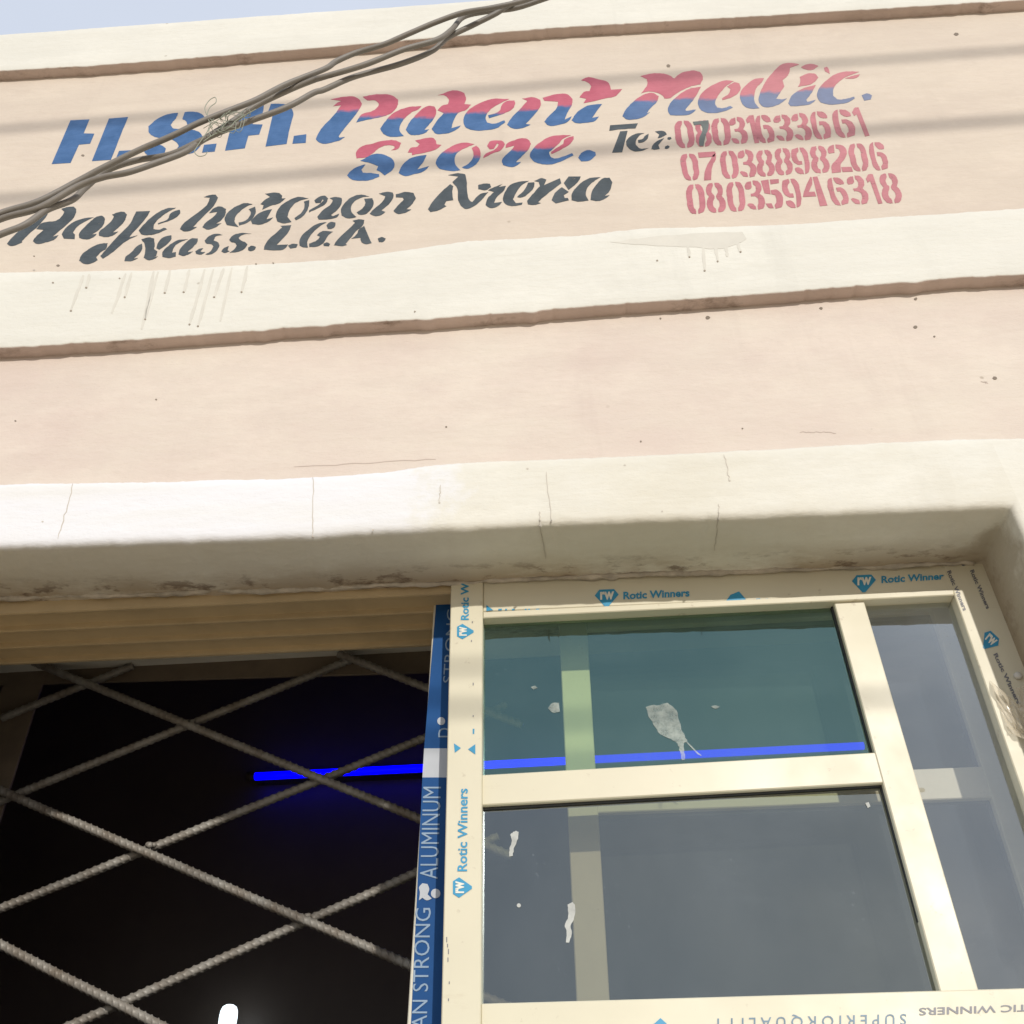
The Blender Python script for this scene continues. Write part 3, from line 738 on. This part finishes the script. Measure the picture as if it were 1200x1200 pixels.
# front sash
sashA = window_part("sash", [
    [(528.8, 668), (566, 666), (563, 1240), (516, 1240)],
], YA_-.0085, .034, M_alu)
window_part("sash_stile", [[(976.5, 702.5), (1011.5, 700.5), (1160, 1205), (1113.5, 1205)]], YA_, .034, M_alu, sashA)
window_part("sash_crossbar", [[(564.5, 908), (1027, 881.5), (1036, 917), (564.5, 943.5)]], YA_+.002, .030, M_alu, sashA)
window_part("gasket", [
    [(563, 724), (980, 703), (981, 708), (563, 730)], [(563, 943.5), (1036, 917), (1037, 921), (563, 948.5)],
    [(972, 704), (977, 704), (1029, 882), (1022, 884)], [(1031, 917), (1036, 917), (1107, 1164), (1100, 1165)],
    [(562, 725), (565.5, 725), (564.5, 908), (561, 908)], [(561, 944), (564.5, 944), (564, 1178), (560, 1178)]], YA_+.011, .008, M_gasket, sashA, .0005)
def pane(px, y, mat, parent, name="glass_pane"):
    bm = bmesh.new(); bm.faces.new([bm.verts.new(at(u, v, y)) for u, v in px])
    return link_mesh(name, bm, mat, parent, False)
paneU = pane([(555, 716), (985, 694), (1036, 890), (553, 925)], YA_+.016, G_up, sashA)
paneL = pane([(553, 930), (1045, 900), (1116, 1180), (550, 1192)], YA_+.016, G_low, sashA)
pane([(985, 692), (1125, 682), (1290, 1185), (1120, 1185)], YA_+.016, G_side, sashA)
window_part('gasket', [[(1114, 690), (1119, 690), (1260, 1072), (1252, 1072)], [(1012, 700), (1118, 694), (1119, 699), (1012, 705)]], YA_+.002, .012, M_gasket, sashA, .0004)
# back sash
sashB = window_part("sash", [[(654.5, 722), (687, 720), (717, 1215), (677.5, 1215)]], YB_, .03, M_aluB)
window_part("sash_crossbar", [[(695, 917.5), (1159, 897.5), (1169, 934), (697.5, 952.5)]], YB_+.0015, .027, M_aluB, sashB)
window_part("sash_stile", [[(1087, 700), (1122, 698), (1300, 1205), (1250, 1205)]], YB_, .03, M_aluB, sashB)
window_part("sash_rail", [[(688, 712), (1090, 690), (1094, 716), (688, 737.5)]], YB_+.001, .027, M_aluB, sashB)
pane([(680, 715), (1105, 695), (1165, 905), (690, 925)], YB_+.014, G_back, sashB)
pane([(690, 930), (1165, 915), (1255, 1190), (700, 1200)], YB_+.014, G_back, sashB)
# middle sash with blue film on its stile
sashC = window_part("sash", [[(509, 700), (548, 699), (522, 1240), (474.5, 1240)]], YC_, .034, M_aluB)
def film(name, px, y, mat, parent):
    bm = bmesh.new(); add_film(bm, px, y, .0006, round_=False); return link_mesh(name, bm, mat, parent, False)
film("blue_film", [(511, 708), (546, 707), (538, 877), (497, 877)], YC_-.0011, M_filmblue, sashC)
film("silver_film_band", [(497, 877), (538, 877), (536, 911), (495, 911)], YC_-.0011, M_filmgrey, sashC)
film("blue_film", [(495, 911), (536, 911), (523, 1235), (480, 1235)], YC_-.0011, M_filmblue, sashC)

# ---- printed words on the frame
_font = bpy.data.fonts.load("<builtin>") if "Bfont" not in bpy.data.fonts else bpy.data.fonts["Bfont"]
def text_polys(s, bold, space=1.0):
    cu = bpy.data.curves.new("t", 'FONT'); cu.body = s; cu.font = _font; cu.offset = bold; cu.resolution_u = 3; cu.size = 1.0; cu.space_character = space
    o = bpy.data.objects.new("t", cu); COL.objects.link(o)
    dg = bpy.context.evaluated_depsgraph_get(); me = bpy.data.meshes.new_from_object(o.evaluated_get(dg))
    vs = [v.co.copy() for v in me.vertices]; fs = [tuple(p.vertices) for p in me.polygons]
    bpy.data.objects.remove(o); bpy.data.curves.remove(cu); bpy.data.meshes.remove(me)
    return vs, fs
def add_text(bm, s, quad, y, bold=.02, space=1.0):
    """the words fill the photograph quad TL, TR, BR, BL given in the reading direction"""
    vs, fs = text_polys(s, bold, space)
    x0 = min(v.x for v in vs); x1 = max(v.x for v in vs); y0 = min(v.y for v in vs); y1 = max(v.y for v in vs)
    TL, TR, BR, BL = [Vector(q) for q in quad]
    nv = []
    for v in vs:
        a = (v.x-x0)/(x1-x0); b = (v.y-y0)/(y1-y0)
        p = BL*(1-a)*(1-b) + BR*a*(1-b) + TL*(1-a)*b + TR*a*b
        nv.append(bm.verts.new(at(p.x, p.y, y)))
    for f in fs:
        try: bm.faces.new([nv[i] for i in f])
        except ValueError: pass
def print_text(s, quad, y, mat, parent, bold=.02, name="printed_words", space=1.0):
    bm = bmesh.new(); add_text(bm, s, quad, y, bold, space); return link_mesh(name, bm, mat, parent, False)
def logo(cx, cy, ex, ey, y, mat, parent, letters=True):
    """cut-gem badge; ex: half-width vector, ey: half-height vector (towards its top) in photograph pixels"""
    c, ex, ey = Vector((cx, cy)), Vector(ex), Vector(ey)
    gem = [(-1, .25), (-.62, .85), (.62, .85), (1, .25), (.12, -1), (-.12, -1)]
    bm = bmesh.new(); add_film(bm, [tuple(c+ex*a+ey*b) for a, b in gem], y, .0004, round_=False)
    o = link_mesh("printed_badge", bm, mat, parent, False)
    if letters:
        q = [tuple(c+ex*a+ey*b) for a, b in ((-.55, .62), (.62, .62), (.62, -.25), (-.55, -.25))]
        bm = bmesh.new(); add_text(bm, "rw", q, y-.0006, .035)
        link_mesh("badge_letters", bm, M_white, o if False else parent, False)
    return o
yH = YA_-.004-.0008; yS = YA_-.0085-.0008; yJ = YA_-.0065-.0008; yR = YA_-.002-.0008
W = "Rotic Winners"
logo(711, 700, (14, -.6), (0, -11), yH, M_stickblue, head)
print_text(W, [(730.5, 693.5), (808, 690), (808, 699), (730.5, 702.5)], yH, M_stickblue, head, .03)
logo(1012.5, 683, (14, -.7), (0, -11), yH, M_stickblue, head)
print_text("Rotic Winner", [(1033, 675), (1106, 671), (1106, 679), (1033, 683.5)], yH, M_stickblue, head, .03)
bm = bmesh.new(); add_film(bm, [(850, 705.5), (856, 697), (866, 693), (874, 702), (868, 704.5)], yH, .0004, round_=False)
for k, (a, b) in enumerate(((886, 891), (897, 900), (908, 911), (914, 916), (918, 920), (926, 931), (584, 588), (592, 594), (600, 603), (615, 617), (619, 621), (628, 632))):
    yy = 701.5 if a > 800 else 713.5
    add_film(bm, [(a, yy), (b, yy-.3), (b, yy+1.6), (a, yy+1.8)], yH, .0004, round_=False)
add_film(bm, [(570, 709), (578, 715), (570, 716)], yH, .0004, round_=False)
link_mesh("printed_words", bm, M_stickblue, head, False)
def up_text(s, xl, xr, vb, vt, y, mat, parent, bold=.025, dx=0.):
    """words running upwards: capitals point left; vb is the start (low), vt the end (high); dx tilts"""
    return print_text(s, [(xl, vb), (xl+dx, vt), (xr+dx, vt), (xr, vb)], y, mat, parent, bold)
up_text("Rotic Wi", 540, 549.5, 726.5, 681, yS, M_stickblue, sashA)
logo(544.5, 740, (0, -9), (-10.5, 0), yS, M_stickblue, sashA)
up_text(W, 536, 547.5, 1021, 924, yS, M_stickblue, sashA, .02, .8)
logo(541, 1040, (0, -12), (-12, 0), yS, M_stickblue, sashA)
bm = bmesh.new(); add_film(bm, [(532, 871), (540, 876.5), (533, 882)], yS, .0004, round_=False); add_film(bm, [(557, 872), (548.5, 878), (557, 884)], yS, .0004, round_=False)
add_film(bm, [(554, 854), (556, 854), (555.6, 860), (554, 860)], yS, .0004, round_=False)
link_mesh("printed_mark", bm, M_stickblue, sashA, False)
bm = bmesh.new()
for u, v, h in ((523, 1098, 6), (524, 1106, 4), (525, 1112, 6), (524.5, 1122, 5), (526, 1150, 3), (525, 1170, 3), (553, 728, 2), (552, 750, 2), (554, 800, 3), (554, 838, 2)):
    add_film(bm, [(u, v), (u+1, v), (u+1, v+h), (u, v+h)], yS, .0004, round_=False)
link_mesh("scuff_mark", bm, M_stickdark, sashA, False)
# film words
yF = YC_ - .0020
up_text("ALUMINUM", 492, 513, 1030, 922, yF, M_filmtext, sashC, -.004, 4)
up_text("AN STRONG", 482, 500, 1206, 1064, yF, M_filmtext, sashC, -.004, 5)
up_text("STRONG", 519, 531, 800, 714, yF, M_filmtext, sashC, -.004, 5)
up_text("D", 513.5, 528, 864, 853, yF, M_filmtext, sashC, 0)
bm = bmesh.new()
for cu, cv, r_ in ((510.5, 1047, 5.5), (517, 845, 4.6)):
    add_film(bm, [(cu+r_*math.cos(k*.5236), cv+r_*math.sin(k*.5236)) for k in range(12)], yF, .0004)
add_film(bm, [(491, 1055), (492, 1045), (491, 1040), (495, 1035), (501, 1036), (503, 1042), (501, 1048), (506, 1053), (500, 1055), (495, 1052)], yF, .0004)
link_mesh("printed_badge", bm, M_filmgrey, sashC, False)
# right jamb columns reading downwards
def down_text(s, p0, p1, h, y, mat, parent, bold=.03):
    a, b = Vector(p0), Vector(p1); t = (b-a).normalized(); n = Vector((t.y, -t.x))   # cap direction: up-right
    return print_text(s, [tuple(a+n*h), tuple(b+n*h), tuple(b), tuple(a)], y, mat, parent, bold)
down_text(W, (1109.5, 670), (1129, 716), 5, yJ, M_stickdark, jamb)
down_text(W, (1136.5, 669), (1156, 714), 5, yJ, M_stickdark, jamb)
logo(1160, 751, (8, 7.5), (7, -8.5), yJ, M_stickblue, jamb)
logo(1112, 657, (6, 4), (4, -5.5), yJ, M_stickdark, jamb, False)
logo(1131, 657, (8, 3), (3, -6), yJ, M_stickdark, jamb, False)
down_text(W, (1164, 767), (1192, 826), 5, yJ, M_stickdark, jamb)
# upside-down words on the lower rail
print_text("SUPERIORQUALITY", [(1062, 1201), (836, 1207), (836, 1191), (1062, 1185.5)], yR, M_stickgrey, rail, .004, space=1.55)
print_text("ROTIC WINNERS", [(1232, 1184), (1077, 1190), (1077, 1181), (1232, 1176)], yR, M_stickdark, rail, .015)
bm = bmesh.new(); add_film(bm, [(764, 1202), (774, 1193), (784, 1202)], yR, .0004, round_=False)
link_mesh("printed_mark", bm, M_stickblue, rail, False)
# screw cap and a torn flap of protective film on the jamb
c = at(1193, 792, YA_-.008)
bm = bmesh.new(); pr = [(0, .0045), (.0035, .0042), (.006, .003), (.0068, 0)]
bm_r = [[bm.verts.new(c + Vector((r*math.cos(k*math.pi/8), -h, r*math.sin(k*math.pi/8)))) for k in range(16)] for r, h in pr[1:]]
top = bm.verts.new(c + Vector((0, -pr[0][1], 0)))
for k in range(16):
    bm.faces.new((top, bm_r[0][k], bm_r[0][(k+1) % 16]))
    for a, b in zip(bm_r, bm_r[1:]): bm.faces.new((a[k], a[(k+1) % 16], b[(k+1) % 16], b[k]))
link_mesh("screw_cap", bm, M_cap, jamb)
kf = NT("clear_torn_film"); kf.b.inputs['Base Color'].default_value = (.66, .58, .44, 1); kf.b.inputs['Roughness'].default_value = .18
kf.b.inputs['Alpha'].default_value = .55; kf.b.inputs['Specular IOR Level'].default_value = .7
bm = bmesh.new()
def flap(o, eu, ev, nu=16, nv=16, amp=4., seed=0):
    G = []
    for i in range(nu):
        row = []
        for j in range(nv):
            a, b = i/(nu-1), j/(nv-1)
            p = Vector(o) + Vector(eu)*a + Vector(ev)*b*(1-.35*a)
            d = .010*a + .012*abs(noise.noise(Vector((a*3.2, b*3.6, seed)))) + .002*abs(noise.noise(Vector((a*8, b*8, seed))))
            row.append(bm.verts.new(at(p.x, p.y, YA_-.008-d)))
        G.append(row)
    for i in range(nu-1):
        for j in range(nv-1): bm.faces.new((G[i][j], G[i+1][j], G[i+1][j+1], G[i][j+1]))
flap((1160, 797), (40, 34), (22, 62), seed=1.7)
flap((1190, 806), (26, -2), (16, 80), seed=5.1)
link_mesh("torn_film", bm, kf.m, jamb, False)

# marks on the panes
yG = YA_+.016-.0012
def mark(name, mat, parent, pts, rough=0., y=None): return piece(name, mat, parent, lambda bm: add_film(bm, pts, yG, .0004, None, None, True, rough))
mark("bird_dropping", M_drop, paneU, [(757, 828), (770, 826), (782, 824), (792, 832), (796, 845), (800, 858), (805, 868), (801, 872), (802, 882), (803, 890), (799, 891), (797, 880), (795, 874), (786, 866), (774, 860), (766, 848), (759, 838)], .9)
piece("bird_dropping", M_drop, paneU, lambda bm: streak(bm, wiggle((803, 868), (822, 886), 5, .8), 1.6, yG, .0004))
mark("bird_dropping", M_drop, paneU, [(642, 830), (647, 824), (655, 823.5), (656, 834), (648, 835)])
mark("bird_dropping", M_drop, paneU, [(833, 828), (838, 826.5), (844, 828), (839, 830.5)])
mark("bird_dropping", M_drop, paneU, [(622, 805), (627, 803.5), (630, 806), (625, 808)])
mark("paint_smear", M_smear, paneL, [(598, 978), (603, 974), (608, 975), (606, 985), (603, 992), (601, 1003), (597, 1004), (597, 994), (600, 985)], .5)
mark("paint_smear", M_smear, paneL, [(665, 1060), (671, 1057), (674, 1062), (673, 1075), (669, 1085), (670, 1095), (667, 1105), (663, 1104), (664, 1090), (662, 1085), (666, 1074)], .5)
mark("paint_smear", M_smear, paneL, [(608+2.4*math.cos(k*.7), 1061+2.4*math.sin(k*.7)) for k in range(9)])
mark("paint_smear", M_smear, paneL, [(1014, 941), (1018, 940), (1020, 945), (1017, 947)])

# ------------------------------------------------------------------ burglar-proof grille of ribbed bars
grille = thing("window_grille", "lattice of ribbed steel bars welded across the open window", "grille", (-.6, .65, ZSILL))
YG1, YG2 = .630, .6525
def rebar(p0, p1, y, ext=(0, 0)):
    a, b = Vector(p0), Vector(p1); t = b-a
    a = a - t*ext[0]; b = b + t*ext[1]
    A, B = at(a.x, a.y, y), at(b.x, b.y, y)
    L = (B-A).length; n = int(L/.0017)
    pts = [A+(B-A)*i/n + Vector((0, 0, .0012*noise.noise(Vector((i*.01, p0[0], 0))))) for i in range(n+1)]
    pitch = .0150
    def rad(i, th):
        s_ = i*L/n
        ph = ((s_ + .0085*math.cos(th*1.0) * (1 if math.sin(th) > 0 else -1)) % pitch)/pitch
        rib = max(0, 1-abs(ph-.5)/.16)
        lon = .0011 if abs(math.sin(th)) < .25 else 0
        return .0081 + .0026*rib*min(1, abs(math.sin(th))*2.2) + lon
    bm = bmesh.new(); add_tube(bm, pts, rad, 20)
    return link_mesh("bar", bm, M_steel, grille)
for p0, p1, e in (((40, 776), (488, 958), (0, .25)), ((0, 926), (478, 1130), (.12, .25)), ((0, 1107), (145, 1180), (.3, 1.3)), ((397, 766), (495, 804), (.0, 1.2))):
    rebar(p0, p1, YG1, e)
for p0, p1, e in (((16, 836), (156, 780), (.1, 0)), ((19, 931), (411, 773), (.12, 0)), ((0, 1065), (495, 866), (.12, .2)), ((89, 1199), (485, 1024), (.3, .25))):
    rebar(p0, p1, YG2, e)
def flat_bar(px, y, d):
    bm = bmesh.new(); add_quad_bar(bm, px, y, d, .001); return link_mesh("frame_bar", bm, M_flat, grille, False)
flat_bar([(-10, 769), (560, 744), (560, 786), (-10, 803)], YG2+.012, .006)
flat_bar([(14, 776), (58, 774), (-44, 1100), (-110, 1100)], YG2+.011, .006)
for u, v in ((224, 848), (378, 911), (175, 993), (362, 1077), (145, 1178)):
    bm = bmesh.new(); c = at(u, v, (YG1+YG2)/2 - .002)
    for k in range(3):
        m = Matrix.Translation(c + Vector((random.uniform(-.008, .008), random.uniform(-.003, .003), random.uniform(-.006, .006))))
        r = bmesh.ops.create_icosphere(bm, subdivisions=2, radius=random.uniform(.005, .007), matrix=m)
    link_mesh("weld", bm, M_steel, grille)

# ------------------------------------------------------------------ lamps in the room
YT = 1.985
A, B = at(299, 910, YT), at(1012, 874, YT)
tube = thing("tube_light", "long glowing blue tube light under the dark shop ceiling", "light", tuple((A+B)/2))
bm = bmesh.new(); n = 24; add_tube(bm, [A+(B-A)*i/n for i in range(n+1)], .0135, 14)
link_mesh("tube", bm, emit("blue_tube_glow", (.0, .0, 1.0), 2.4), tube)
d = (B-A).normalized()
for q in (A-d*.03, B): 
    bm = bmesh.new(); add_tube(bm, [q, q+d*.03], .0165, 14); link_mesh("end_cap", bm, M_room, tube)
bm = bmesh.new(); add_box(bm, (min(A.x, B.x), YT+.015, min(A.z, B.z)-.008), (max(A.x, B.x), RY-.002, max(A.z, B.z)+.008)); link_mesh("batten", bm, M_ceil, tube, False)
bc = at(266, 1202, 1.93)
bulb = thing("light_bulb", "glowing white bulb hanging low in the dark shop", "light", tuple(bc))
bm = bmesh.new(); prof = [(.0, .062), (.018, .060), (.030, .052), (.036, .036), (.038, .01), (.036, -.03), (.028, -.06), (.016, -.075), (.014, -.11)]
rings = []
for r, h in prof: rings.append([bm.verts.new(bc + Vector((r*.72*math.cos(k*math.pi/10), r*.72*math.sin(k*math.pi/10), h*.72+.014))) for k in range(20)])
for a, b in zip(rings, rings[1:]):
    for k in range(20): bm.faces.new((a[k], a[(k+1) % 20], b[(k+1) % 20], b[k]))
link_mesh("globe", bm, emit("white_bulb_glow", (.80, .93, 1.0), 1.8), bulb)
bm = bmesh.new(); add_tube(bm, [bc+Vector((0, 0, -.11)), bc+Vector((0, 0, -.17))], .019, 16); link_mesh("lamp_holder", bm, M_white, bulb)
bm = bmesh.new(); add_tube(bm, [bc+Vector((0, .0, -.17)), bc+Vector((.0, .05, -.2)), bc+Vector((0, RY-bc.y-.002, -.2))], .012, 10); link_mesh("lamp_arm", bm, M_ceil, bulb)

# ------------------------------------------------------------------ cables in front of the sign
STR = [
 ("thin grey cable, uppermost of the three twisted strands before the sign", [(-60, 275), (0, 250), (45, 236), (90, 213), (120, 197), (165, 175), (200, 160), (233, 144), (270, 129), (300, 117), (335, 99), (380, 81), (394, 72), (417, 62), (450, 52), (478, 40), (511, 26), (543, 15), (578, 9), (613, 1), (650, -12)]),
 ("thin grey cable, middle strand of the twist, with the string caught on it", [(-60, 285), (0, 257), (45, 244), (90, 219), (120, 208), (150, 202), (180, 192), (215, 179), (233, 167), (267, 146), (300, 124), (340, 105), (367, 94), (380, 90), (427, 76), (473, 58), (511, 47), (529, 35), (543, 20), (567, 14), (602, 10), (634, 0), (680, -16)]),
 ("thin grey cable, lowest of the three strands crossing the black lettering", [(-60, 300), (0, 275), (30, 263), (55, 246), (85, 234), (100, 220), (125, 200), (160, 188), (200, 181), (233, 166), (267, 151), (333, 127), (367, 109), (380, 105), (415, 90), (469, 75), (506, 60), (525, 44), (555, 29), (581, 16), (599, 5), (640, -12)]),
]
def cable_y(u): return -1.05
for k, (lab, px) in enumerate(STR):
    pts = []
    for i, (u, v) in enumerate(px):
        pts.append(at(u, v, cable_y(u) + .0026*math.sin(i*.62 + k*2.1) + .002*k))
    pts = spline(pts, 8)
    a, b = pts[0].copy(), pts[-1].copy(); wall_end = Vector((-2.6, -.02, 2.02+.02*k)); far = [Vector((.35, -1.60, 2.21+.012*k)), Vector((2.6, -4.0, 2.60+.02*k)), Vector((9.0, -12.0, 4.05+.05*k))]
    pts = [wall_end + (a-wall_end)*i/30 for i in range(30)] + pts
    for q in far:
        pts += [b + (q-b)*i/12 for i in range(1, 13)]; b = q
    bm = bmesh.new(); add_tube(bm, pts, lambda i, th: .00152*(1+.05*noise.noise(Vector((i*.13, k, 0)))), 12)
    o = link_mesh("power_cable", bm, M_cable)
    tag(o, lab, "cable", "cables twisted together in front of the sign")
for (u, v), rr, lab in (((545, 783), .0085, "thin overhead cable nearest the shop front, upper of a close pair"), ((545, 832), .0095, "thin overhead cable nearest the shop front, lower of a close pair")):
    c0 = at(u, v, YA_); L_ = 2.6; sl2 = -.012
    pts = [Vector((x, YA_-L_, c0.z + TAN_EL*L_ + sl2*(x-c0.x-math.tan(SUN_AZ)*L_) + .006*math.sin(x*1.7+v))) for x in [(-6+i*.3) for i in range(26)]]
    xb = 1.50 if v < 800 else 1.515
    pts = [p for p in pts if p.x < xb]; p0 = pts[-1].copy()
    away = p0 - Vector((CAM.x, 2*(YA_+.016) - CAM.y, CAM.z))     # short unseen tail bent along the mirrored sight line to hide its reflection
    pts += [p0 + away*(i/20*.16) for i in range(1, 21)]
    bm = bmesh.new(); add_tube(bm, pts, rr, 12)
    tag(link_mesh("street_cable", bm, M_cable), lab, "cable", "cables above the road")
# tangle of string on the cables
bm = bmesh.new()
rs = random.Random(5)
for j in range(10):
    c0 = Vector((rs.uniform(246, 292), 0)); c0.y = 152 - (c0.x-246)*.5 + rs.uniform(-7, 9)
    pts = []; ang = rs.uniform(0, 6.28); r0 = rs.uniform(5, 15)
    for k in range(rs.randint(5, 9)):
        ang += rs.uniform(.6, 1.5)
        u = c0.x + r0*math.cos(ang)*rs.uniform(.5, 1.2); v = c0.y + r0*.9*math.sin(ang)*rs.uniform(.5, 1.1)
        pts.append(at(u, v, cable_y(u) + rs.uniform(-.006, .004)))
    add_tube(bm, spline(pts, 5), .00016, 5)
for seq in ([(262, 146), (247, 140), (240, 128), (245, 118), (252, 114), (253, 120), (246, 126), (243, 136), (249, 150)], [(246, 150), (232, 170), (228, 178), (233, 183), (240, 182), (243, 178)], [(247, 160), (245, 152), (252, 143), (262, 136), (272, 128), (281, 124)], [(238, 166), (250, 158), (268, 150), (276, 142), (285, 136), (300, 128)]):
    add_tube(bm, spline([at(u, v, cable_y(u)-.003) for u, v in seq], 6), .00022, 5)
tag(link_mesh("string_tangle", bm, M_string), "pale tangle of thin string snagged on the grey cables", "string")
# heavy street lines strung behind the photographer; they draw the soft bands across the sign
for (u, v), rr, dist in (((600, 105), .0145, 3.4), ((600, 187), .0165, 3.4)):
    c0 = at(u, v, Y_PINK); zc = c0.z + TAN_EL*(Y_PINK+dist)
    za = at(0, v+46, Y_PINK); sl_ = (c0.z-za.z)/(c0.x-za.x)
    pts = [Vector((x*1.0, -dist, zc + sl_*(x-c0.x-math.tan(SUN_AZ)*dist) + .012*math.sin(x*1.1))) for x in [(-7+i*.35) for i in range(41)]]
    bm = bmesh.new(); add_tube(bm, pts, rr, 12)
    o = link_mesh("street_cable", bm, M_cable)
    tag(o, "thick bundled street cable strung above the road facing the shop, %s" % ("the upper one" if v < 150 else "the lower one"), "cable", "cables above the road")
